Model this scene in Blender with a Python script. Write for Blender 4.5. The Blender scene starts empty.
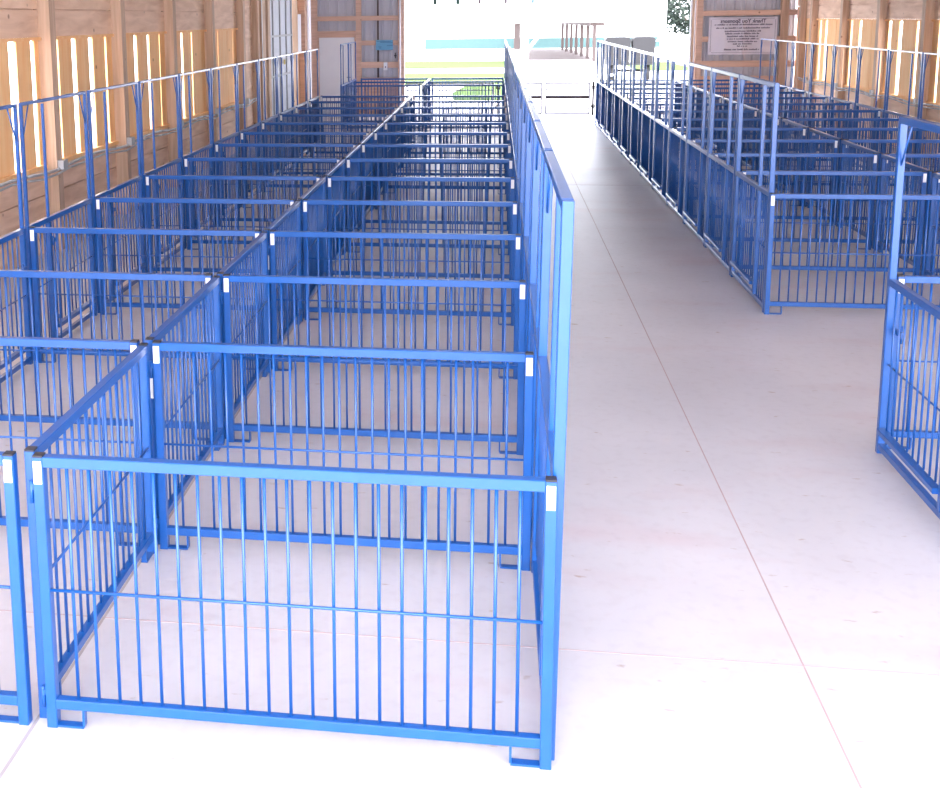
import bpy, math, random
from mathutils import Vector, Matrix
random.seed(7)
SC = bpy.context.scene
COL = SC.collection
PI = math.pi

# ------------------------------------------------------------------ helpers
class MB:
    """collects boxes, bars and tubes; build() links them as one mesh object"""
    def __init__(s): s.v, s.f, s.sm = [], [], []
    def add(s, vs, fs, smooth=False):
        o = len(s.v); s.v += [tuple(p) for p in vs]
        s.f += [tuple(i + o for i in q) for q in fs]; s.sm += [smooth] * len(fs)
        return s
    def box(s, x0, x1, y0, y1, z0, z1):
        vs = [(x, y, z) for z in (z0, z1) for (x, y) in ((x0, y0), (x1, y0), (x1, y1), (x0, y1))]
        return s.add(vs, [(3, 2, 1, 0), (4, 5, 6, 7), (0, 1, 5, 4), (1, 2, 6, 5), (2, 3, 7, 6), (3, 0, 4, 7)])
    def bev(s, x0, x1, y0, y1, z0, z1, b=.004, axis='x'):
        """box with chamfered long edges running along axis"""
        lo = {'x': (y0, y1, z0, z1), 'y': (x0, x1, z0, z1), 'z': (x0, x1, y0, y1)}[axis]
        a0, a1, b0, b1 = lo
        pr = [(a0 + b, b0), (a1 - b, b0), (a1, b0 + b), (a1, b1 - b), (a1 - b, b1), (a0 + b, b1), (a0, b1 - b), (a0, b0 + b)]
        e0, e1 = {'x': (x0, x1), 'y': (y0, y1), 'z': (z0, z1)}[axis]
        mk = {'x': lambda e, p: (e, p[0], p[1]), 'y': lambda e, p: (p[0], e, p[1]), 'z': lambda e, p: (p[0], p[1], e)}[axis]
        vs = [mk(e0, p) for p in pr] + [mk(e1, p) for p in pr]
        fs = [tuple(range(8))[::-1], tuple(range(8, 16))] + [(i, (i + 1) % 8, (i + 1) % 8 + 8, i + 8) for i in range(8)]
        if axis == 'y': fs = [q[::-1] for q in fs]
        return s.add(vs, fs)
    def tube(s, a, b, r, n=8):
        a, b = Vector(a), Vector(b); d = (b - a).normalized()
        u = d.orthogonal().normalized(); w = d.cross(u)
        vs = []
        for p in (a, b):
            for i in range(n):
                t = 2 * PI * i / n; vs.append(p + u * (r * math.cos(t)) + w * (r * math.sin(t)))
        o = len(s.v)
        s.add(vs, [(i, (i + 1) % n, (i + 1) % n + n, i + n) for i in range(n)], True)
        s.add([], [])
        s.f += [tuple(o + i for i in range(n))[::-1], tuple(o + n + i for i in range(n))]; s.sm += [False, False]
        return s
    def path(s, pts, r, n=8):
        for a, b in zip(pts, pts[1:]): s.tube(a, b, r, n)
        return s
    def mesh(s, name, mat):
        m = bpy.data.meshes.new(name); m.from_pydata(s.v, [], s.f)
        m.polygons.foreach_set('use_smooth', s.sm); m.materials.append(mat); m.update()
        return m
    def build(s, name, mat, parent=None):
        o = bpy.data.objects.new(name, s.mesh(name, mat)); COL.objects.link(o)
        if parent: o.parent = parent
        return o

def tag(o, label=None, cat=None, group=None, kind=None):
    if label: o['label'] = label
    if cat: o['category'] = cat
    if group: o['group'] = group
    if kind: o['kind'] = kind
    return o
def empty(name, loc=(0, 0, 0), rz=0):
    o = bpy.data.objects.new(name, None); COL.objects.link(o)
    o.location = loc; o.rotation_euler = (0, 0, rz); o.empty_display_size = .2
    return o
def copy_tree(o, parent=None):
    c = o.copy(); COL.objects.link(c)
    if parent: c.parent = parent
    for ch in list(KIDS.get(o.name, [])): copy_tree(ch, c)
    return c
KIDS = {}
def index_kids(root):
    for o in list(COL.objects):
        if o.parent: KIDS.setdefault(o.parent.name, [])
    KIDS[root.name] = [o for o in COL.objects if o.parent == root]
    for k in KIDS[root.name]: KIDS[k.name] = [o for o in COL.objects if o.parent == k]

# ------------------------------------------------------------------ materials
def new_mat(name):
    m = bpy.data.materials.new(name); m.use_nodes = True
    nt = m.node_tree; b = nt.nodes['Principled BSDF']
    return m, nt, b
def noise_col(nt, c1, c2, scale=(1, 1, 1), nscale=4., detail=6, lo=.3, hi=.7, dist=0):
    tc = nt.nodes.new('ShaderNodeTexCoord'); mp = nt.nodes.new('ShaderNodeMapping'); mp.inputs['Scale'].default_value = scale
    nz = nt.nodes.new('ShaderNodeTexNoise'); nz.inputs['Scale'].default_value = nscale; nz.inputs['Detail'].default_value = detail
    nz.inputs['Distortion'].default_value = dist
    cr = nt.nodes.new('ShaderNodeValToRGB'); cr.color_ramp.elements[0].position = lo; cr.color_ramp.elements[1].position = hi
    cr.color_ramp.elements[0].color = (*c1, 1); cr.color_ramp.elements[1].color = (*c2, 1)
    L = nt.links.new; L(tc.outputs['Object'], mp.inputs[0]); L(mp.outputs[0], nz.inputs['Vector']); L(nz.outputs['Fac'], cr.inputs[0])
    return cr.outputs[0], nz.outputs['Fac']
def simple(name, c, rough=.6, metal=0, c2=None, scale=(1, 1, 1), nscale=5, bump=0, spec=None, coat=0):
    m, nt, b = new_mat(name)
    b.inputs['Roughness'].default_value = rough; b.inputs['Metallic'].default_value = metal
    if spec is not None: b.inputs['Specular IOR Level'].default_value = spec
    if coat: b.inputs['Coat Weight'].default_value = coat; b.inputs['Coat Roughness'].default_value = .16
    if c2 is None: c2 = tuple(x * .88 for x in c)
    col, fac = noise_col(nt, c2, c, scale, nscale)
    nt.links.new(col, b.inputs['Base Color'])
    if bump:
        bp = nt.nodes.new('ShaderNodeBump'); bp.inputs['Strength'].default_value = bump; bp.inputs['Distance'].default_value = .01
        nt.links.new(fac, bp.inputs['Height']); nt.links.new(bp.outputs[0], b.inputs['Normal'])
    return m
def wood(name, c1, c2, grain=(1, 1, 1), knots=True):
    m, nt, b = new_mat(name); b.inputs['Roughness'].default_value = .75
    col, fac = noise_col(nt, c1, c2, grain, 3.0, 8, .3, .7, .6)
    L = nt.links.new
    tc = nt.nodes.new('ShaderNodeTexCoord')
    vo = nt.nodes.new('ShaderNodeTexVoronoi'); vo.inputs['Scale'].default_value = 2.6
    L(tc.outputs['Object'], vo.inputs['Vector'])
    cr = nt.nodes.new('ShaderNodeValToRGB'); cr.color_ramp.elements[0].position = .04; cr.color_ramp.elements[1].position = .075
    cr.color_ramp.elements[0].color = (.45, .38, .35, 1); cr.color_ramp.elements[1].color = (1, 1, 1, 1)
    L(vo.outputs['Distance'], cr.inputs[0])
    mx = nt.nodes.new('ShaderNodeMix'); mx.data_type = 'RGBA'; mx.blend_type = 'MULTIPLY'; mx.inputs[0].default_value = 1 if knots else 0
    L(col, mx.inputs[6]); L(cr.outputs[0], mx.inputs[7]); L(mx.outputs[2], b.inputs['Base Color'])
    bp = nt.nodes.new('ShaderNodeBump'); bp.inputs['Strength'].default_value = .25; bp.inputs['Distance'].default_value = .01
    L(fac, bp.inputs['Height']); L(bp.outputs[0], b.inputs['Normal'])
    return m

M_BLUE = simple('blue_paint', (.006, .086, .345), .28, 0, (.005, .076, .305), nscale=9, coat=.35)
M_CAP = simple('dark_cap', (.02, .02, .03), .5)
M_TAG = simple('white_tag', (.85, .85, .86), .5, c2=(.8, .8, .82))
M_PLANK = wood('weathered_planks', (.70, .46, .31), (.92, .67, .50), (3, .5, 3))
M_BOARD = wood('orange_boards', (.93, .50, .21), (.98, .64, .32), (5, 5, .35))
M_TIMBER = wood('timber_post', (.48, .32, .22), (.68, .49, .36), (6, 6, .3))
M_GIRT = wood('girt_wood', (.56, .36, .27), (.74, .50, .38), (.35, 6, 6))
M_METAL = simple('galvanised_sheet', (.58, .58, .63), .55, .1, (.50, .50, .56), (3, 3, .4), 3)
M_DOORM = simple('pale_door_metal', (.60, .64, .70), .5, 0, (.55, .59, .66), nscale=3)
M_DOOR = simple('white_door_paint', (.86, .86, .87), .6, 0, (.82, .82, .84), nscale=3)
M_CONDUIT = simple('conduit_grey', (.45, .46, .48), .5, .1)
M_WHITE = simple('white_paint', (.85, .86, .88), .55, 0, (.8, .81, .84))
M_TEAL = simple('teal_siding', (.058, .100, .102), .8, 0, (.054, .095, .098), spec=0)
M_BROWN = simple('brown_shade_board', (.09, .065, .06), .7)
M_GREYC = simple('grey_tub', (.012, .0115, .0135), .8, 0, (.01, .0095, .012), (8, 8, .5), 4)
M_RUB = simple('dark_rubber', (.012, .012, .014), .8)
M_BANNER = simple('banner_vinyl', (.78, .74, .80), .55, 0, (.72, .68, .75), nscale=2)
M_INK = simple('banner_ink', (.12, .10, .16), .7)
M_SIGN = simple('blue_notice', (.16, .42, .62), .5, 0, (.13, .36, .56), nscale=6)
M_SIGNI = simple('blue_notice_ink', (.05, .16, .32), .6)
M_GALV = simple('galvanised_pipe', (.2, .19, .22), .5, .3)
M_ROOF = simple('roof_lining', (.68, .68, .69), .7)
M_LEAF = simple('dark_foliage', (.02, .034, .022), .8, 0, (.01, .02, .015), nscale=3)
M_TRUNK = simple('bark', (.14, .1, .07), .9)
M_CLOTH = simple('pale_cloth', (.12, .2, .16), .8)
M_CLOTHB = simple('brown_cloth', (.08, .04, .05), .8)
M_GRASS = simple('lawn', (.074, .108, .045), .9, 0, (.060, .094, .034), spec=0, nscale=6, bump=.3)
M_GRAVEL = simple('pale_gravel', (.62, .58, .58), .9, 0, (.52, .49, .49), nscale=3, bump=.3)

def concrete():
    m, nt, b = new_mat('barn_concrete'); L = nt.links.new
    col, fac = noise_col(nt, (.48, .47, .505), (.56, .545, .58), (1, 1, 1), .9, 9, .3, .7)
    tc = nt.nodes.new('ShaderNodeTexCoord')
    def layer(prev, tint, scale, lo, hi, stretch=(1, 1, 1), off=(0, 0, 0)):
        mp = nt.nodes.new('ShaderNodeMapping'); mp.inputs['Scale'].default_value = stretch; mp.inputs['Location'].default_value = off
        L(tc.outputs['Object'], mp.inputs[0])
        n = nt.nodes.new('ShaderNodeTexNoise'); n.inputs['Scale'].default_value = scale; n.inputs['Detail'].default_value = 5
        L(mp.outputs[0], n.inputs['Vector'])
        r = nt.nodes.new('ShaderNodeValToRGB'); r.color_ramp.elements[0].position = lo; r.color_ramp.elements[1].position = hi
        r.color_ramp.elements[0].color = (1, 1, 1, 1); r.color_ramp.elements[1].color = (*tint, 1)
        L(n.outputs['Fac'], r.inputs[0])
        mx = nt.nodes.new('ShaderNodeMix'); mx.data_type = 'RGBA'; mx.blend_type = 'MULTIPLY'; mx.inputs[0].default_value = 1
        L(prev, mx.inputs[6]); L(r.outputs[0], mx.inputs[7]); return mx.outputs[2]
    c = layer(col, (.96, .84, .84), 1.1, .55, .75, (.6, 1.6, 1))
    c = layer(c, (.74, .62, .52), 7., .67, .75, (1.2, 2.4, 1), (3, 1, 0))
    c = layer(c, (.95, .94, .94), 16., .5, .7)
    L(c, b.inputs['Base Color']); b.inputs['Roughness'].default_value = .42
    return m
M_CONC = concrete()
M_JOINT = simple('floor_joint_sand', (.46, .34, .34), .9)
M_JOINTG = simple('floor_joint_grey', (.36, .33, .34), .9)

# ------------------------------------------------------------------ layout (1 unit = a little over one metre)
D = 1.370; T = 1.886; DR = 1.381; YR = 6.071
XA = 1.770          # aisle wall of the left block
XL = -1.75          # tall panels in front of the left barn wall
XRA = 3.785; XRM = 5.48; XRW = 7.24
YB = 25.6           # back wall
YF = -4.2           # open front of the barn

# ------------------------------------------------------------------ pen panels
PS = .019           # half width of a square tube
def foot_loop(x, s):
    b = MB(); w = .095
    b.box(min(x, x + s * w), max(x, x + s * w), -.015, .015, .002, .009)
    b.box(x + s * w - .004, x + s * w + .004, -.012, .012, .009, .08)
    return b
def add_frame(root, L, z_top, tags, hinge=0, thin=False):
    tall = z_top > 1.2
    for i, x in enumerate((PS, L - PS)):
        q = .0125 if thin else PS
        p = MB()
        if thin: p.bev(x - PS, x + PS, -PS, PS, 0, 1.0, .003, 'z').bev(x - q, x + q, -q, q, 1.0, z_top - .003, .003, 'z')
        else: p.bev(x - PS, x + PS, -PS, PS, 0, z_top - .003, .003, 'z')
        p = p.build('post', M_BLUE, root)
        if not tall: MB().box(x - q + .002, x + q - .002, -q + .002, q - .002, z_top - .003, z_top + .004).build('post_cap', M_CAP, p)['label'] = 'black plastic post cap'
        if not tall: foot_loop(x + (PS if i == 0 else -PS), 1 if i == 0 else -1).build('foot_loop', M_BLUE, root)
    MB().bev(2 * PS, L - 2 * PS, -.017, .017, .070 - .047 * tall, .107 - .047 * tall, .003).build('bottom_rail', M_BLUE, root)
    MB().bev(2 * PS, L - 2 * PS, -PS, PS, .962, 1.0, .003).build('top_rail' if z_top < 1.2 else 'middle_rail', M_BLUE, root)
    MB().tube((2 * PS, -.008, .515), (L - 2 * PS, -.008, .515), .0055, 6).build('cross_rod', M_BLUE, root)
    if 'L' in tags: MB().box(PS - .014, PS + .014, -PS - .003, -PS, .905, .985).build('tag', M_TAG, root)['label'] = 'white tag'
    if 'R' in tags: MB().box(L - PS - .014, L - PS + .014, -PS - .003, -PS, .905, .985).build('tag', M_TAG, root)['label'] = 'white tag'
    if 'M' in tags: MB().box(-.002, 0, -.013, .013, .72, .82).build('tag', M_TAG, root)['label'] = 'white tag'
    if hinge:
        x = 0 if hinge < 0 else L
        for z in (.10, .86):
            h = MB().box(x - .012 if hinge < 0 else x, x if hinge < 0 else x + .012, -.012, .004, z + .02, z + .04)
            h.tube((x + hinge * .012, -.004, z - .03), (x + hinge * .012, -.004, z + .05), .0075, 8)
            h.build('hinge_pin', M_BLUE, root)
def bar_set(root, L, n, near, x0=None, x1=None, z0=.107, z1=.962):
    x0 = 2 * PS if x0 is None else x0; x1 = L - 2 * PS if x1 is None else x1
    xs = [x0 + (x1 - x0) * (i + 1) / (n + 1) for i in range(n)]
    if near:
        for x in xs: MB().tube((x, .003, z0), (x, .003, z1), .0062, 6).build('bar', M_BLUE, root)
    else:
        b = MB()
        for x in xs: b.tube((x, .003, z0), (x, .003, z1), .0062, 5)
        b.build('bar_infill', M_BLUE, root)
PROTO = {}
def low_panel(L, n, tags, near, hinge=0):
    key = ('low', round(L, 3), n, tags, near, hinge)
    if key in PROTO: return copy_tree(PROTO[key])
    r = empty('pen_panel'); add_frame(r, L, 1.0, tags, hinge); bar_set(r, L, n, near)
    index_kids(r); PROTO[key] = r
    return r
def tall_panel(L, tags, near, flip=1, thin=False):
    """full height walkthrough panel: barred lower half, open frame above, braces in the top corners"""
    key = ('tall', round(L, 3), tags, near, flip, thin)
    if key in PROTO: return copy_tree(PROTO[key])
    r = empty('tall_gate_panel'); add_frame(r, L, T, tags, 0, thin)
    xm = L * .31
    MB().bev(xm - PS, xm + PS, -PS, PS, .06, .962, .003, 'z').build('gate_stile', M_BLUE, r)
    uw = .01 if thin else .015
    MB().bev(xm - uw, xm + uw, -uw, uw, 1.0, T - .036, .003, 'z').build('upright', M_BLUE, r)
    rw = .0125 if thin else PS
    MB().bev(PS + rw, L - PS - rw, -rw, rw, T - 2 * rw, T - .001, .003).build('top_rail', M_BLUE, r)
    MB().bev(xm + PS, L - .08, min(flip * .0, flip * .045), max(flip * .0, flip * .045), .135, .165, .003).build('sill_rail', M_BLUE, r)
    for x, s in ((PS + rw, 1), (L - PS - rw, -1)):
        MB().tube((x, 0, T - .26), (x + s * .12, 0, T - 2 * rw), .0055, 6).build('corner_brace', M_BLUE, r)
    for z in (.2, .8):
        MB().box(xm + PS, xm + PS + .05, -.028, -.017, z, z + .03).tube((xm + PS, -.024, z - .02), (xm + PS, -.024, z + .05), .008, 8).build('gate_hinge', M_BLUE, r)
    lt = MB().box(L - .16, L - 2 * PS, -.03, -.019, .70, .73)
    lt.tube((L - .12, -.035, .66), (L - .12, -.035, .76), .007, 8).build('latch', M_BLUE, r)
    n1 = 4; n2 = 10
    bar_set(r, L, n1, near, 2 * PS, xm - PS, .06); bar_set(r, L, n2, near, xm + PS, L - 2 * PS, .165)
    index_kids(r); PROTO[key] = r
    return r
def place(o, x, y, rz, label, cat, group):
    o.location = (x, y, 0); o.rotation_euler = (0, 0, rz)
    tag(o, label, cat, group); return o
ORD = ['first', 'second', 'third', 'fourth', 'fifth', 'sixth', 'seventh', 'eighth', 'ninth', 'tenth', 'eleventh', 'twelfth', 'thirteenth', 'fourteenth', 'fifteenth', 'sixteenth', 'seventeenth']
NEARK = 4

# left block: cross panels, two columns
for k in range(14):
    near = k < NEARK; y = k * D
    o = low_panel(1.677, 20, 'LR', near)
    w = ('front' if k == 0 else 'rearmost' if k == 13 else ORD[k])
    place(o, XL + .043, y, 0, f'low blue cross panel in the far left pen row, {w} counting back', 'pen panel', 'cross panels of the pens along the left barn wall')
    if k == 0:
        o = low_panel(1.738, 21, 'LR', True, -1)
        lab = 'nearest light blue barred panel closing the front centre pen, white tag at both ends'
    else:
        o = low_panel(1.708, 21, 'LR', near, -1)
        lab = f'low blue cross panel in the row left of the aisle, {w} counting back'
    place(o, .038, y, 0, lab, 'pen panel', 'cross panels of the pens left of the aisle')
# left block: dividers
for k in range(13):
    o = low_panel(D - .06, 16, 'M' if k in (1, 3) else '', k < NEARK)
    extra = ', front one' if k == 0 else f', {ORD[k]} from the front' if k < 12 else ', rearmost'
    place(o, .008, k * D + .03, PI / 2, f'low blue lengthwise divider between the two left pen rows{extra}', 'pen panel', 'lengthwise dividers of the left pen block')
# left block: tall panels along barn wall (nearer ones are outside the frame)
for i, k in enumerate(range(1, 13)):
    o = tall_panel(D - .055, '', False if k > 5 else True, -1, True)
    w = 'nearest' if i == 0 else 'rearmost' if k == 12 else ORD[i]
    place(o, XL, k * D + .03, PI / 2, f'tall blue open-topped panel before the left plank wall, {w} counting back', 'gate panel', 'tall panels along the left barn wall')
# left block: tall aisle side
for k in range(13):
    o = tall_panel(D - .03, '', k < 5, -1)
    w = 'nearest the camera' if k == 0 else f'{ORD[k]} from the front'
    place(o, XA, k * D + .02 + (.012 if k == 0 else 0), PI / 2, f'tall blue gate panel on left side of the aisle, {w}', 'gate panel', 'tall panels on the left side of the aisle')
    o.rotation_euler[0] = .012
Y2 = 21.2
for i in range(2):
    o = tall_panel((Y2 - 13 * D) / 2 - .03, '', False, -1)
    place(o, XA, 13 * D + .02 + i * (Y2 - 13 * D) / 2, PI / 2, 'longer tall blue panel closing the gap to the rear pens, ' + ('nearer' if i == 0 else 'farther') + ' of two', 'gate panel', 'tall panels across the rear gap')
for i in range(2):
    o = tall_panel(D - .03, '', False, -1); q = 'nearer' if i == 0 else 'farther'
    place(o, XA, Y2 + .02 + i * D, PI / 2, f'tall blue panel of the rear pens facing the aisle, {q} of two', 'gate panel', 'tall panels of the rear pens')
    o = tall_panel(D - .055, '', False, -1, True)
    place(o, XL - .04, Y2 + .1 + i * D, PI / 2, f'tall blue panel standing alone before the white door, {q} of two', 'gate panel', 'tall panels of the rear pens')
    o = low_panel(D - .06, 16, '', False)
    place(o, 0, Y2 + .03 + i * D, PI / 2, f'low blue divider of the rear pens near the barn doorway, {q} of two', 'pen panel', 'dividers of the rear pens')
for i in range(3):
    q = ('front', 'middle', 'back')[i]
    o = low_panel(1.615, 20, '', False)
    place(o, XL + .085, Y2 + i * D, 0, f'low blue cross panel of the rear pens before the steel back wall, {q} of three', 'pen panel', 'cross panels of the rear pens')
    o = low_panel(1.700, 21, '', False, -1)
    place(o, .038, Y2 + i * D, 0, f'low blue cross panel of the rear pens before the bright doorway, {q} of three', 'pen panel', 'cross panels of the rear pens')

# right block
for k in range(13):
    y = YR + k * DR; w = 'front' if k == 0 else 'rearmost' if k == 12 else ORD[k]
    o = low_panel(1.60, 20, 'LR', False)
    lab = 'dark blue front panel of the right pen block, white tag at its aisle end' if k == 0 else f'low blue cross panel of the pens right of the aisle, {w} counting back'
    place(o, XRA + .045 if k else XRA - .02, y - (.025 if k == 0 else 0), 0, lab, 'pen panel', 'cross panels of the pens right of the aisle')
    if k == 0: pass
    o = low_panel(1.66, 20, 'LR', False)
    place(o, XRM + .03, y, 0, f'low blue cross panel along the right barn wall pens, {w} counting back', 'pen panel', 'cross panels of the pens along the right barn wall')
for k in range(12):
    y = YR + k * DR; w = 'front one' if k == 0 else 'rearmost' if k == 11 else ORD[k] + ' from the front'
    o = tall_panel(DR - .03, '', False, 1)
    place(o, XRA, y + .015, PI / 2, f'tall blue gate panel on right side of the aisle, {w}', 'gate panel', 'tall panels on the right side of the aisle')
    o = low_panel(DR - .06, 16, '', False)
    place(o, XRM, y + .03, PI / 2, f'low blue lengthwise divider between the two right pen rows, {w}', 'pen panel', 'lengthwise dividers of the right pen block')
    if k >= 3:
        o = tall_panel(DR - .055, '', False, 1, True)
        w2 = 'nearest' if k == 3 else 'rearmost' if k == 11 else ORD[k - 3]
        place(o, XRW, y + .028, PI / 2, f'tall blue open-topped panel before the right board wall, {w2} counting back', 'gate panel', 'tall panels along the right barn wall')
# near right block, cut by the frame: one tall panel and one cross panel
YN = 3.03
o = tall_panel(D - .03, '', True, 1)
# mirrored in y so that the end post stands at the far corner
place(o, XRA - .065, YN - D + .02, PI / 2, 'tall bright blue panel standing alone at the right edge of the picture', 'gate panel', None)
o = low_panel(1.60, 20, 'L', True)
place(o, XRA - .015, YN + .045, 0, 'low blue cross panel at the right edge, meeting the lone tall panel', 'pen panel', None)

# ------------------------------------------------------------------ barn shell
XWL, XWR = -3.07, 8.55        # faces of the wall posts
BL, BR = -3.2, 8.68           # inner faces of the boards
ZT = 4.2
def struct(o): o['kind'] = 'structure'; return o
fl = struct(MB().box(BL - .25, BR + .25, YF, YB + .2, -.15, 0).build('floor', M_CONC))
struct(MB().box(BL - .3, BR + .3, YF, YB + .3, ZT, ZT + .12).build('ceiling', M_ROOF))
TR = [0]
def trim(mb, mat):
    TR[0] += 1
    return struct(mb.build(f'trim_{TR[0]}', mat))
trim(MB().box(2.744, 2.750, YF, YB, 0, .0015), M_JOINT)
trim(MB().box(-.020, -.008, YF, YB, 0, .0015), M_JOINTG)
for yj in (.72, 13.3):
    trim(MB().box(BL, BR, yj, yj + .004, 0, .0014), M_JOINT)

def side_wall(name, side, bays, slits, y_end):
    """planks above and below a band of spaced upright boards"""
    s = -1 if side == 'L' else 1
    xb = BL if side == 'L' else BR
    def xr(a, b):            # a, b measured outwards from the board face
        p, q = xb + s * a, xb + s * b
        return min(p, q), max(p, q)
    w = MB()
    z = 0
    while z < .9:
        w.box(*xr(0, .04), YF, y_end, z, z + .298 if z + .31 < .9 else .9); z += .31
    w.box(*xr(.045, .06), YF, y_end, 0, .9)
    z = 2.29
    while z < ZT - .05:
        w.box(*xr(0, .04), YF, y_end, z, min(z + .279, ZT)); z += .29
    w.box(*xr(.045, .06), YF, y_end, 2.29, ZT)
    struct(w.build(name, M_PLANK))
    n = 0
    slits = sorted(slits)
    for (y0, y1) in bays:
        n += 1
        SIDE_WIN[0] += 1
        wn = struct(empty(f'window_{SIDE_WIN[0]}', ((xb, (y0 + y1) / 2, .9))))
        inv = Matrix.Translation((-xb, -(y0 + y1) / 2, -.9))
        def put(mb, nm, m):
            mb.v = [tuple(inv @ Vector(p)) for p in mb.v]
            return mb.build(nm, m, wn)
        # sill and head
        put(MB().box(*xr(-.03, .06), y0, y1, .9, .945), 'sill', M_BOARD)
        put(MB().box(*xr(-.03, .06), y0, y1, 2.255, 2.288), 'head', M_BOARD)
        sl = [(q[0] + .14 * (q[1] - q[0]), q[1] - .16 * (q[1] - q[0])) for q in slits if q[0] > y0 and q[1] < y1]
        if not sl:
            c = y0 + .35
            while c < y1 - .25:
                g = random.uniform(.06, .17); sl.append((c, c + g)); c += g + random.uniform(.32, .42)
        edges = [y0] + [e for q in sl for e in q] + [y1]
        for a, b in zip(edges[::2], edges[1::2]):
            m = max(1, round((b - a) / .33))
            for j in range(m):
                p, q = a + (b - a) * j / m, a + (b - a) * (j + 1) / m
                dd = .004 * (j % 2)
                put(MB().box(*xr(.008 + dd, .035 + dd), p, q, .945, 2.255), 'board', M_BOARD)
SIDE_WIN = [0]
PW = .16
postsL = [8.05 + 2.33 * i for i in range(-5, 5)]
baysL = [(p + PW, p + 2.33) for p in postsL[:-1]]
slL = [(6.62, 6.78), (7.26, 7.52), (7.80, 7.97), (8.54, 8.62), (8.98, 9.17), (9.53, 9.73), (10.10, 10.20), (11.27, 11.43), (11.85, 11.99), (12.42, 12.47),
       (13.58, 13.72), (14.16, 14.25), (15.93, 15.96), (17.05, 17.08)]
slL[2] = (7.82, 7.96)
side_wall('wall_left', 'L', baysL, slL, 17.45)
postsR = [16.85 + 2.31 * i for i in range(-9, 4)]
baysR = [(p + PW, p + 2.31) for p in postsR[:-1]]
slR = [(22.88, 23.04), (23.51, 23.67), (20.59, 20.78), (21.18, 21.34), (18.32, 18.5), (18.9, 19.1), (17.16, 17.3), (17.62, 17.75)]
slR = [(23.02, 23.18), (23.45, 23.6), (20.62, 20.8), (21.2, 21.34), (18.30, 18.52), (18.86, 19.06), (17.5, 17.62)]
side_wall('wall_right', 'R', baysR, slR, YB)
# closed strip of the right wall between the last bay and the corner
trim(MB().box(BR + .008, BR + .05, postsR[-1] + PW, YB, .9, 2.29), M_BOARD)
for p in postsL:
    trim(MB().box(BL - .06, XWL, p, p + PW, 0, ZT), M_TIMBER)
    trim(MB().box(BL, XWL + .02, p - .03, p, 0, .86), M_TIMBER)
for p in postsR:
    trim(MB().box(XWR, BR + .06, p, p + PW, 0, ZT), M_TIMBER)
trim(MB().box(XWR, BR, 24.75, 24.9, 0, ZT), M_TIMBER)

# cables along the sills with junction boxes
def cable(x, y0, y1, n, label):
    r = empty('electric_cable', (x, (y0 + y1) / 2, .93)); tag(r, label, 'cable')
    c = MB(); pts = []
    for i in range(n * 6 + 1):
        y = y0 + (y1 - y0) * i / (n * 6)
        pts.append((0, y - (y0 + y1) / 2, -.035 * math.sin(i / 6 * PI) ** 2 * (1 + .4 * math.sin(i))))
    c.path(pts, .016, 6); pts2 = [(p[0] + .012, p[1], p[2] - .045 + .01 * math.sin(i * 1.7)) for i, p in enumerate(pts)]
    c.path(pts2, .012, 6); c.build('wire', M_CONDUIT, r)
    return r
cL = cable(XWL + .016, 2.2, 18.4, 7, 'grey cable sagging along the sill of the left plank wall')
for p in postsL[3:]:
    MB().box(-.02, .05, p + .02 - 10.3, p + .15 - 10.3, -.05, .05).build('junction_box', M_CONDUIT, cL)
cR = cable(XWR - .018, 14.0, 24.6, 5, 'grey cable running along the sill of the right board wall')
for p in postsR[-4:]:
    MB().box(-.03, .04, p + .02 - 19.3, p + .13 - 19.3, -.05, .05).build('junction_box', M_CONDUIT, cR)

# left wall beyond the bays: plain planks, posts, sliding door, white strip
w = MB(); 
for i in range(4): w.box(BL - .04, BL, 17.45 + i * .47, 17.45 + i * .47 + .465, 0, ZT)
w.box(BL - .06, BL - .045, 17.45, 19.3, 0, ZT)
struct(w.build('wall_left_planks', M_PLANK))
for (a, b) in ((18.7, 18.85), (19.15, 19.45), (19.7, 19.95)):
    trim(MB().box(BL - .03, XWL, a, b, 0, ZT), M_TIMBER)
trim(MB().box(XWL, XWL + .015, 19.04, 19.08, 0, ZT), M_WHITE)
trim(MB().box(BL - .06, BL - .04, 19.3, 20.3, 0, ZT), M_METAL)
d = struct(empty('door_1', (BL, 21.65, 0)))
lf = MB()
for i in range(14): lf.box(-.05, -.03, -1.5, 1.6, i * .3 + .002, i * .3 + .296)
lf.box(-.06, -.05, -1.5, 1.6, 0, ZT)
lf.build('panel', M_DOORM, d)
fr = MB()
for yy in (-1.5, -.72, .1, .85, 1.54): fr.box(-.03, .0, yy, yy + .06, 0, ZT)
for zz in (1.18, 2.05): fr.box(-.03, .006, -1.5, 1.6, zz, zz + .045)
fr.build('door_frame', M_CONDUIT, d)
MB().box(0, .01, .45, .6, 1.42, 1.53).build('sticker', simple('yellow_sticker', (.7, .55, .15)), d)['label'] = 'small yellow sticker'
trim(MB().box(BL - .03, XWL - .03, 23.35, 23.45, 0, ZT), M_TIMBER)
trim(MB().box(BL - .02, BL + .05, 23.55, 24.2, 1.62, 2.55), M_WHITE)
trim(MB().box(BL - .06, BL - .04, 23.3, 24.4, 0, ZT), M_BOARD)
trim(MB().box(BL - .12, BL - .10, 24.4, YB, 0, ZT), M_METAL)
for zz in (1.18, 1.75, 2.37, 3.1): trim(MB().box(BL - .10, BL - .06, 24.4, YB, zz, zz + .12), M_GIRT)
trim(MB().box(BL - .03, XWL, 24.3, 24.62, 0, ZT), M_GIRT)
trim(MB().box(XWL, XWL + .02, 24.62, 24.68, 0, ZT), M_WHITE)

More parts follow.
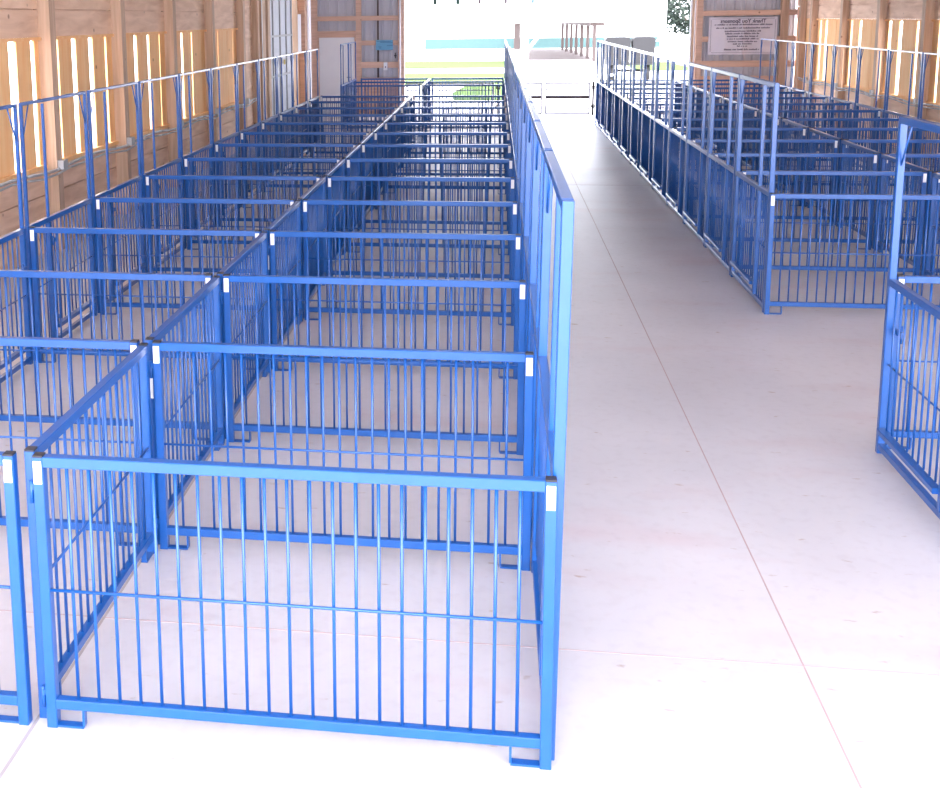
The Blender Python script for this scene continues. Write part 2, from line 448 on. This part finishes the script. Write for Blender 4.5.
# back wall: ribbed steel sheets on wood framing
def ribbed(x0, x1, z0, z1, name):
    b = MB(); x = x0; pts = []
    while x < x1:
        for dx, dy in ((0, 0), (.015, -.02), (.045, -.02), (.06, 0), (.15, 0), (.155, -.006), (.165, -.006), (.17, 0)):
            if x + dx < x1: pts.append((x + dx, YB + .1 + dy))
        x += .23
    pts.append((x1, YB + .1))
    n = len(pts)
    vs = [(p[0], p[1], z0) for p in pts] + [(p[0], p[1], z1) for p in pts]
    vs += [(p[0], YB + .13, z0) for p in pts] + [(p[0], YB + .13, z1) for p in pts]
    fs = [(i, i + 1, i + 1 + n, i + n) for i in range(n - 1)] + [(i + 1 + 2 * n, i + 2 * n, i + 3 * n, i + 1 + 3 * n) for i in range(n - 1)]
    b.add(vs, fs)
    return struct(b.build(name, M_METAL))
OL, OR = -.8, 6.3
ribbed(BL - .2, OL - .02, 0, ZT, 'wall_back_left')
ribbed(OR + .02, BR + .2, 0, ZT, 'wall_back_right')
ribbed(OL - .02, OR + .02, 3.25, ZT, 'wall_back_header')
F0, F1 = YB - .02, YB + .075
def g(x0, x1, z0, z1, y0=F0, y1=F1, m=None): return trim(MB().box(x0, x1, y0, y1, z0, z1), m or M_GIRT)
# left frame
g(-3.12, -2.97, 0, ZT, F0 - .02)
g(-1.97, -1.84, 0, ZT, F0 - .02)
g(-1.44, -1.395, 0, 3.2, F0 + .06, F1, M_BROWN)
g(-.90, -.74, 0, ZT, F0 - .06, F1)
for (z0, z1) in ((2.37, 2.49), (1.75, 1.87), (1.18, 1.33)):
    g(-1.84, -.90, z0, z1)
g(-2.97, -1.97, 2.37, 2.49); g(-2.97, -1.97, 1.96, 2.12)
g(-1.84, -.90, 3.1, 3.22); g(-2.97, -1.97, 3.1, 3.22)
# kick boards
w = MB()
for i in range(7): w.box(-1.84 + i * .134, -1.84 + i * .134 + .128, YB + .02, YB + .05, 0, .93)
trim(w, M_GIRT)
# right frame
g(6.24, 6.30, 0, ZT, F0 - .06, F1, M_TIMBER)
g(6.36, 6.50, 0, ZT, F0 - .04, F1)
g(8.30, 8.48, 0, ZT, F0 - .04, F1, M_TIMBER)
for (z0, z1) in ((2.37, 2.50), (1.75, 1.88), (1.14, 1.29), (3.1, 3.2)):
    g(6.5, 8.30, z0, z1); g(8.48, 8.68, z0, z1)
w = MB()
for i in range(3): w.box(6.5, 8.30, YB + .02, YB + .05, i * .31, i * .31 + .3)
trim(w, M_GIRT)
g(OL, OR, 3.22, 3.4, F0 - .04, F1)
# white walk door
d = struct(empty('door_2', (-2.47, YB, 0)))
MB().bev(-.455, .46, -.03, .02, .01, 1.955, .006, 'z').build('door_leaf', M_DOOR, d)
MB().tube((.36, -.09, .95), (.36, -.03, .95), .012).tube((.36, -.08, .95), (.26, -.08, .95), .01).build('door_handle', M_GALV, d)
k = MB().box(-.5, -.46, -.05, .05, 0, 2.0); k.box(.462, .50, -.05, .05, 0, 2.0); k.box(-.5, .5, -.05, .05, 1.958, 2.0); k.build('door_frame', M_GIRT, d)

# conduits at both sides of the doorway
def mirrored_text(body, size, x, z, y, mat, parent, name='lettering', bold=0.0, cx=0):
    cu = bpy.data.curves.new('txt', 'FONT'); cu.body = body; cu.size = size; cu.align_x = 'CENTER'; cu.align_y = 'CENTER'
    cu.extrude = .001; cu.offset = bold; cu.space_line = 1.0
    to = bpy.data.objects.new('txt', cu); COL.objects.link(to)
    bpy.context.view_layer.update()
    dg = bpy.context.evaluated_depsgraph_get()
    me = bpy.data.meshes.new_from_object(to.evaluated_get(dg))
    bpy.data.objects.remove(to)
    for v in me.vertices: v.co = (-v.co.x + x, y + v.co.z, v.co.y + z)
    me.flip_normals(); me.materials.clear(); me.materials.append(mat)
    o = bpy.data.objects.new(name, me); COL.objects.link(o); o.parent = parent
    return o

t = MB().tube((-.845, YB - .11, .02), (-.845, YB - .11, 3.3), .022, 10).build('conduit_pipe', M_WHITE); tag(t, 'thin white pipe running up the post left of the bright doorway', 'pipe')
t = MB().tube((6.215, YB - .11, .02), (6.215, YB - .11, 3.3), .026, 10).build('conduit_pipe', M_WHITE); tag(t, 'thin white pipe running up the post right of the bright doorway', 'pipe')

# sponsor banner (the photograph is mirrored, so its lettering is too)
bn = empty('banner', (7.44, F0 - .011, 1.44)); tag(bn, 'white sponsor banner with mirrored lettering on the steel wall right of the doorway', 'banner')
cl = MB(); NX = 24
vs = []
for j in (0, 1):
    for i in range(NX + 1):
        xx = -.79 + 1.58 * i / NX; yy = .006 * math.sin(i * .9) - (.012 if i == NX // 2 else 0)
        vs.append((xx, yy, j * .9 - .012 * abs(math.sin(i * PI / NX)) * j))
n = NX + 1
vs += [(p[0], p[1] + .006, p[2]) for p in vs]
fs = [(i, i + 1, i + 1 + n, i + n) for i in range(NX)] + [(i + 1 + 2 * n, i + 2 * n, i + 3 * n, i + 1 + 3 * n) for i in range(NX)]
cl.add(vs, fs); cl.build('sheet', M_BANNER, bn)
mirrored_text('Thank You Sponsors', .125, 0, .80, -.020, M_INK, bn, 'heading', .003)
rows = [(.715, -.66, .68), (.635, -.62, .62), (.56, -.42, .42), (.50, -.40, .38), (.435, -.36, .36), (.375, -.36, .37), (.31, -.34, .34), (.255, -.22, .22), (.20, -.12, .12), (.12, -.42, .40)]
for z, a, b in rows:      # the smaller lines are not legible in the photograph: broken letter-height strokes
    ln = MB().box(a, b, -.0205, -.020, z - .003, z + .001); x = a
    while x < b:
        wd = random.uniform(.012, .026); h = random.choice((.026, .026, .036))
        ln.box(x, min(x + wd, b), -.022, -.020, z - .014, z - .014 + h)
        x += wd + (.03 if random.random() < .16 else .007)
    ln.build('text_line', M_INK, bn)
bd = MB()
for (a, b, c, e) in ((-.72, .72, .855, .861), (-.72, .72, .045, .051), (-.745, -.739, .07, .835), (.739, .745, .07, .835)): bd.box(a, b, -.021, -.019, c, e)
bd.build('border_line', M_INK, bn)
# blue notice, switch box and dark latch
sg = empty('notice_sign', (-1.245, YB - .045, 1.63)); tag(sg, 'small blue notice on the steel wall between the white door and the doorway', 'sign')
MB().box(-.215, .215, 0, .02, 0, .25).build('panel', M_SIGN, sg)
ln = MB()
for z, a, b in ((.215, -.19, .17), (.19, -.1, .19), (.08, -.15, -.08), (.11, .06, .19), (.05, -.13, -.1)):
    x = a
    while x < b: ln.box(x, x + .018, -.002, 0, z - .008, z + .008); x += .026
ln.build('lettering', M_SIGNI, sg)
sw = empty('switch_box', (-1.22, YB - .05, 1.12)); tag(sw, 'small pale switch box below the blue notice', 'switch')
MB().bev(-.05, .05, 0, .03, 0, .2, .006, 'z').build('box', M_DOOR, sw); MB().box(-.012, .012, -.008, 0, .06, .1).build('switch', M_INK, sw)
lt = MB().box(-.98, -.955, YB - .075, YB - .02, 1.42, 1.56).box(-1.0, -.94, YB - .045, YB - .02, 1.47, 1.5).build('wall_hook', M_CAP); tag(lt, 'small dark hook on the wood frame beside the blue notice', 'hook')

# streamers hanging from the doorway header
for i, (x, m) in enumerate(((.03, M_CLOTH), (.6, M_CLOTH), (1.14, M_CLOTHB), (1.78, M_CLOTHB), (2.44, M_SIGN))):
    s_ = MB(); w_ = .05 if m is M_CLOTH else .03
    for j in range(6):
        z0 = 3.27 - j * .088; s_.box(x - w_, x + w_, F0 - .047 + .002 * (j % 2), F0 - .041 + .002 * (j % 2), z0 - .09, z0)
    s_ = s_.build('streamer', m)
    tag(s_, f'{("pale green", "pale green", "dark", "reddish", "blue")[i]} streamer tip hanging at the top of the doorway, {("first", "second", "third", "fourth", "fifth")[i]} from the left', 'streamer', 'streamers at the doorway header')

# ------------------------------------------------------------------ pipe gates at the doorway
def pipe_gate(x0, x1, label, board=False):
    r = empty('pipe_gate', ((x0 + x1) / 2, 25.3, 0)); tag(r, label, 'gate', 'pipe gates across the doorway'); h = (x1 - x0) / 2
    fr = MB()
    for s in (-1, 1): fr.tube((s * (h - .02), 0, .03), (s * (h - .02), 0, .80), .019)
    for z in (.78, .03): fr.tube((-h + .02, 0, z), (h - .02, 0, z), .019)
    fr.build('gate_frame', M_GALV, r)
    for z in (.62, .47, .32, .17): MB().tube((-h + .03, 0, z), (h - .03, 0, z), .013).build('rail', M_GALV, r)
    if board: MB().box(-h + .03, h - .03, .02, .035, .40, .47).build('board', M_BROWN, r)['label'] = 'brown board'
    return r
pipe_gate(2.22, 2.70, 'narrow grey pipe gate at the doorway end of the aisle', True)
pipe_gate(2.77, 3.86, 'wide grey pipe gate at the doorway end of the aisle', True)
pipe_gate(-.68, 1.52, 'long grey pipe gate in the doorway behind the rear pens')
pipe_gate(4.0, 6.1, 'long grey pipe gate in the doorway behind the right pens')
for x, lb in ((1.62, 'dark post with chains at the doorway behind the rear left pens'), (3.93, 'dark post with chains at the doorway beside the aisle gates')):
    r = empty('gate_post', (x, 25.3, 0)); tag(r, lb, 'post')
    MB().tube((0, 0, 0), (0, 0, .82), .026).build('pole', M_RUB, r)
    for z in (.22, .68):
        c = MB()
        for j in range(14):
            a = j / 14 * 2 * PI; b_ = (j + 1) / 14 * 2 * PI
            c.tube((.045 * math.cos(a), .045 * math.sin(a), z + .03 * math.sin(2 * a)), (.045 * math.cos(b_), .045 * math.sin(b_), z + .03 * math.sin(2 * b_)), .014, 6)
        c.build('chain', M_RUB, r)

# ------------------------------------------------------------------ outside
gr = MB().box(-70, 80, -40, 160, -.30, -.06).build('ground', M_GRAVEL); struct(gr)
apr = trim(MB().box(BL - .3, BR + .3, YB + .2, 29, -.15, -.005), M_GRAVEL)
def lawn(pts, label, z=-.02):
    n = len(pts); vs = [(x, y, -.058) for x, y in pts] + [(x, y, z) for x, y in pts]
    o = MB().add(vs, [tuple(range(n, 2 * n))] + [(i, (i + 1) % n, (i + 1) % n + n, i + n) for i in range(n)]).build('lawn', M_GRASS)
    return tag(o, label, 'grass', kind='stuff')
lawn([(-6, 53), (2.4, 53), (2.4, 61), (-6, 61)], 'far strip of green lawn in front of the long white building')
lawn([(-5, 39), (2.2, 39), (2.2, 47.2), (-5, 47.2)], 'strip of green lawn beyond the pale road')
lawn([(.3, 31.2), (2.0, 31.2), (2.1, 38.95), (.55, 38.95), (.15, 34)], 'small patch of green lawn nearest the doorway')
lawn([(7.9, 49), (10.4, 49), (10.4, 58), (7.9, 58)], 'green verge behind the grey wheeled trailer')
# long white building with teal band
bl = empty('long_building', (4, 86, 0)); tag(bl, 'long white building with a pale teal band across the far side of the yard', 'building')
MB().box(-40, 10, -1, 6, -.06, -.02).build('lower_wall', M_WHITE, bl)
MB().box(-7.9, 10, -1.0, 6, -.02, .76).build('band', M_TEAL, bl)['label'] = 'pale teal band'
MB().box(-40, -7.9, -1, 6, -.02, .76).build('side_wall', M_WHITE, bl)
MB().box(-40, 10, -1.0, 6, .76, 5.0).build('upper_wall', M_WHITE, bl)
rf = MB(); rf.add([(-40.3, -1.3, 5), (10.2, -1.3, 5), (10.2, 2.5, 6.6), (-40.3, 2.5, 6.6), (-40.3, 6.3, 5), (10.2, 6.3, 5), (-40.3, -1.3, 5.1), (10.2, -1.3, 5.1), (10.2, 2.5, 6.7), (-40.3, 2.5, 6.7), (-40.3, 6.3, 5.1), (10.2, 6.3, 5.1)],
   [(1, 0, 3, 2), (2, 3, 4, 5), (6, 7, 8, 9), (9, 8, 11, 10), (0, 1, 7, 6), (5, 4, 10, 11), (1, 2, 8, 7), (2, 5, 11, 8), (3, 0, 6, 9), (4, 3, 9, 10)]); rf.build('roof', M_WHITE, bl)
yf = empty('yard_fence', (0, 63, 0)); tag(yf, 'thin white post fence between the far lawn and the teal band', 'fence')
for i in range(5): MB().box(-3.0 + i * 1.32, -2.95 + i * 1.32, -.03, .03, -.06, .52).build('post', M_DOORM, yf)
for z in (.15, .45): MB().box(-3.0, 2.33, -.045, -.03, z, z + .05).build('rail', M_WHITE, yf)
# open pavilion
pv = empty('open_shed', (5, 57, 0)); tag(pv, 'open white shed roof on rows of posts beyond the aisle gates', 'shed')
MB().box(-2.6, 2.4, 0, 26, 2.08, 2.2).build('roof', M_WHITE, pv)
MB().box(-2.7, 2.5, -.12, 0, 2.06, 3.0).build('fascia', M_WHITE, pv)
for i in range(7): MB().box(1.72 - i * .1, 1.90 - i * .1, 3.5 + i * 3.3, 3.65 + i * 3.3, -.06, 2.0).build('post', M_BROWN, pv)
MB().add([(1.6, 3.3, 1.83), (2.3, 3.3, 1.83), (1.9, 24, 1.83), (1.0, 24, 1.83), (1.6, 3.3, 2.07), (2.3, 3.3, 2.07), (1.9, 24, 2.07), (1.0, 24, 2.07)],
         [(3, 2, 1, 0), (4, 5, 6, 7), (0, 1, 5, 4), (1, 2, 6, 5), (2, 3, 7, 6), (3, 0, 4, 7)]).build('beam', M_BROWN, pv)
for x in (-2.0, 2.25): MB().box(x - .2, x + .2, .02, .3, -.06, 2.08).build('corner_post', M_WHITE, pv)
MB().box(-2.45, -2.1, 7, 7.2, .5, 2.08).build('post', M_BROWN, pv)
MB().add([(-1.8, .1, .85), (-1.8, .1, .6), (-.75, .1, 1.95), (-.9, .1, 2.08), (-1.8, .2, .85), (-1.8, .2, .6), (-.75, .2, 1.95), (-.9, .2, 2.08)],
         [(0, 1, 2, 3), (7, 6, 5, 4), (0, 4, 5, 1), (1, 5, 6, 2), (2, 6, 7, 3), (3, 7, 4, 0)]).build('diagonal_brace', M_WHITE, pv)
MB().box(-1.75, 2.0, 6, 26, -.06, -.03).build('ground_shade', M_BROWN, pv)['label'] = 'shaded ground under the roof, shade painted brown'  # thin brown sheet standing in for the roof's shade on the ground
# white board fence between
fb = empty('board_fence', (4.2, 38, 0)); tag(fb, 'low white board fence behind the aisle gates', 'fence')
for i in range(5): MB().box(-1.9 + i * .9, -1.84 + i * .9, -.03, .03, -.06, .42).build('post', M_WHITE, fb)
for z in (.08, .30): MB().box(-1.9, 1.75, -.05, -.032, z, z + .07).build('board', M_WHITE, fb)
# trailer with two grey tubs
tr = empty('trailer', (6.5, 41, 0)); tag(tr, 'small two-wheeled trailer carrying two grey rounded tubs, outside beyond the right pens', 'trailer')
for i, (a, b) in enumerate(((-.90, .02), (.10, .92))):
    tb = MB(); pts = []
    z0, z1, r_ = .62, 1.60, .14
    prof = [(a + .05, z0), (b - .05, z0)]
    for j in range(5): q = j / 4 * PI / 2; prof.append((b - r_ + r_ * math.cos(q), z1 - r_ + r_ * math.sin(q)))
    for j in range(5): q = PI / 2 + j / 4 * PI / 2; prof.append((a + r_ + r_ * math.cos(q), z1 - r_ + r_ * math.sin(q)))
    n = len(prof); vs = [(x, -.3, z) for x, z in prof] + [(x, .5, z) for x, z in prof]
    tb.add(vs, [tuple(range(n)), tuple(range(n, 2 * n))[::-1]] + [(i2, i2 + n, (i2 + 1) % n + n, (i2 + 1) % n) for i2 in range(n)])
    tb.build('tub', M_GREYC, tr)
MB().box(-.85, .9, -.35, .55, .56, .62).build('deck', M_RUB, tr)
MB().tube((-.75, .1, .34), (.8, .1, .34), .05).build('axle', M_RUB, tr)
for x in (-.62, .66):
    w = MB().tube((x - .1, .1, .27), (x + .1, .1, .27), .33, 20).build('wheel', M_RUB, tr)
    MB().tube((x - .115, .1, .27), (x + .115, .1, .27), .13, 12).build('hub', M_GREYC, w)
    MB().box(x - .05, x + .05, .02, .18, .5, .56).build('bracket', M_RUB, tr)
# white shed and tree
sh = empty('white_shed', (11.2, 60, 0)); tag(sh, 'small white shed with low roof at the right side of the doorway view', 'shed')
MB().box(-.6, 2.5, 0, 3, -.06, .95).build('wall', M_WHITE, sh)
MB().add([(-.8, -.3, .92), (2.7, -.3, .92), (2.7, 1.5, 1.3), (-.8, 1.5, 1.3), (-.8, 3.3, .92), (2.7, 3.3, .92)], [(0, 1, 2, 3), (3, 2, 5, 4), (0, 3, 4), (1, 5, 2), (0, 4, 5, 1)]).build('roof', M_WHITE, sh)
MB().box(.35, .45, -.02, 0, .3, .6).build('window', M_CONDUIT, sh)
te = empty('tree', (17.6, 95, -.06)); tag(te, 'dark green tree behind the small white shed', 'tree')
MB().tube((0, 0, 0), (0, 0, 2.5), .25, 10).tube((0, 0, 1), (1, 0, 2.2), .12).tube((0, 0, 1.2), (-1, 0, 2.4), .12).build('trunk', M_TRUNK, te)
lv = MB()
for i in range(2600):
    u = random.gauss(0, 1), random.gauss(0, 1), random.gauss(0, 1); l = math.sqrt(sum(q * q for q in u)); rr = random.uniform(.55, 1) 
    p = Vector((u[0] / l * 3.2 * rr, u[1] / l * 2.4 * rr, 2.9 + u[2] / l * 2.4 * rr))
    a = Vector((random.uniform(-1, 1), random.uniform(-1, 1), random.uniform(-1, 1))).normalized(); b2 = a.orthogonal().normalized(); s2 = .2
    lv.add([p - a * s2, p + b2 * s2 * .6, p + a * s2, p - b2 * s2 * .6], [(0, 1, 2, 3)])
lv.build('foliage', M_LEAF, te)

# ------------------------------------------------------------------ light
wd = bpy.data.worlds.new('World'); SC.world = wd; wd.use_nodes = True
nt = wd.node_tree; bg = nt.nodes['Background']
bg.inputs[0].default_value = (.86, .90, 1.0, 1); bg.inputs[1].default_value = 3.2
sun = bpy.data.lights.new('sun', 'SUN'); sun.energy = 3.8; sun.angle = math.radians(1); sun.color = (1, .96, .9)
so = bpy.data.objects.new('sun', sun); COL.objects.link(so)
so.rotation_euler = Vector((.25, -.62, 1.15)).to_track_quat('Z', 'Y').to_euler()   # high, a little in front of the camera
# the open front of the barn behind the camera: sky portal
for nm, loc, rot, sx, sy in (('front_opening', (2.74, YF - .05, 2.1), (PI / 2, 0, 0), 11.8, 4.2), ('rear_opening', (2.74, YB + .3, 1.65), (-PI / 2, 0, 0), 7.1, 3.3)):
    al = bpy.data.lights.new(nm, 'AREA'); al.shape = 'RECTANGLE'; al.size = sx; al.size_y = sy
    al.cycles.is_portal = True
    ao = bpy.data.objects.new(nm, al); COL.objects.link(ao); ao.location = loc; ao.rotation_euler = rot

# ------------------------------------------------------------------ camera
cam = bpy.data.cameras.new('camera'); co = bpy.data.objects.new('camera', cam); COL.objects.link(co)
f, u0, v0 = 1136.36, 319.48, 209.17
pi_, ya, ro = math.radians(9.5284), math.radians(8.8947), math.radians(.7944)
co.location = (1.571, -3.4624, 2.4431)
Rt = Vector((math.cos(ya), math.sin(ya), 0)); Fh = Vector((-math.sin(ya), math.cos(ya), 0)); U = Vector((0, 0, 1))
Fw = Fh * math.cos(pi_) - U * math.sin(pi_); Up = Fh * math.sin(pi_) + U * math.cos(pi_)
A = Rt * math.cos(ro) - Up * math.sin(ro); B = Rt * math.sin(ro) + Up * math.cos(ro)
co.rotation_euler = Matrix((A, B, -Fw)).transposed().to_euler()
cam.sensor_fit = 'HORIZONTAL'; cam.sensor_width = 36; cam.lens = f / 940 * 36
cam.shift_x = (470 - u0) / 940; cam.shift_y = (v0 - 394) / 940
cam.clip_start = .05; cam.clip_end = 500
SC.camera = co

vs_ = SC.view_settings; vs_.view_transform = 'Standard'; vs_.look = 'None'; vs_.gamma = 1; vs_.use_curve_mapping = False
vs_.exposure = 1.9
SC.cycles.use_denoising = True
SC.cycles.max_bounces = 10; SC.cycles.diffuse_bounces = 6
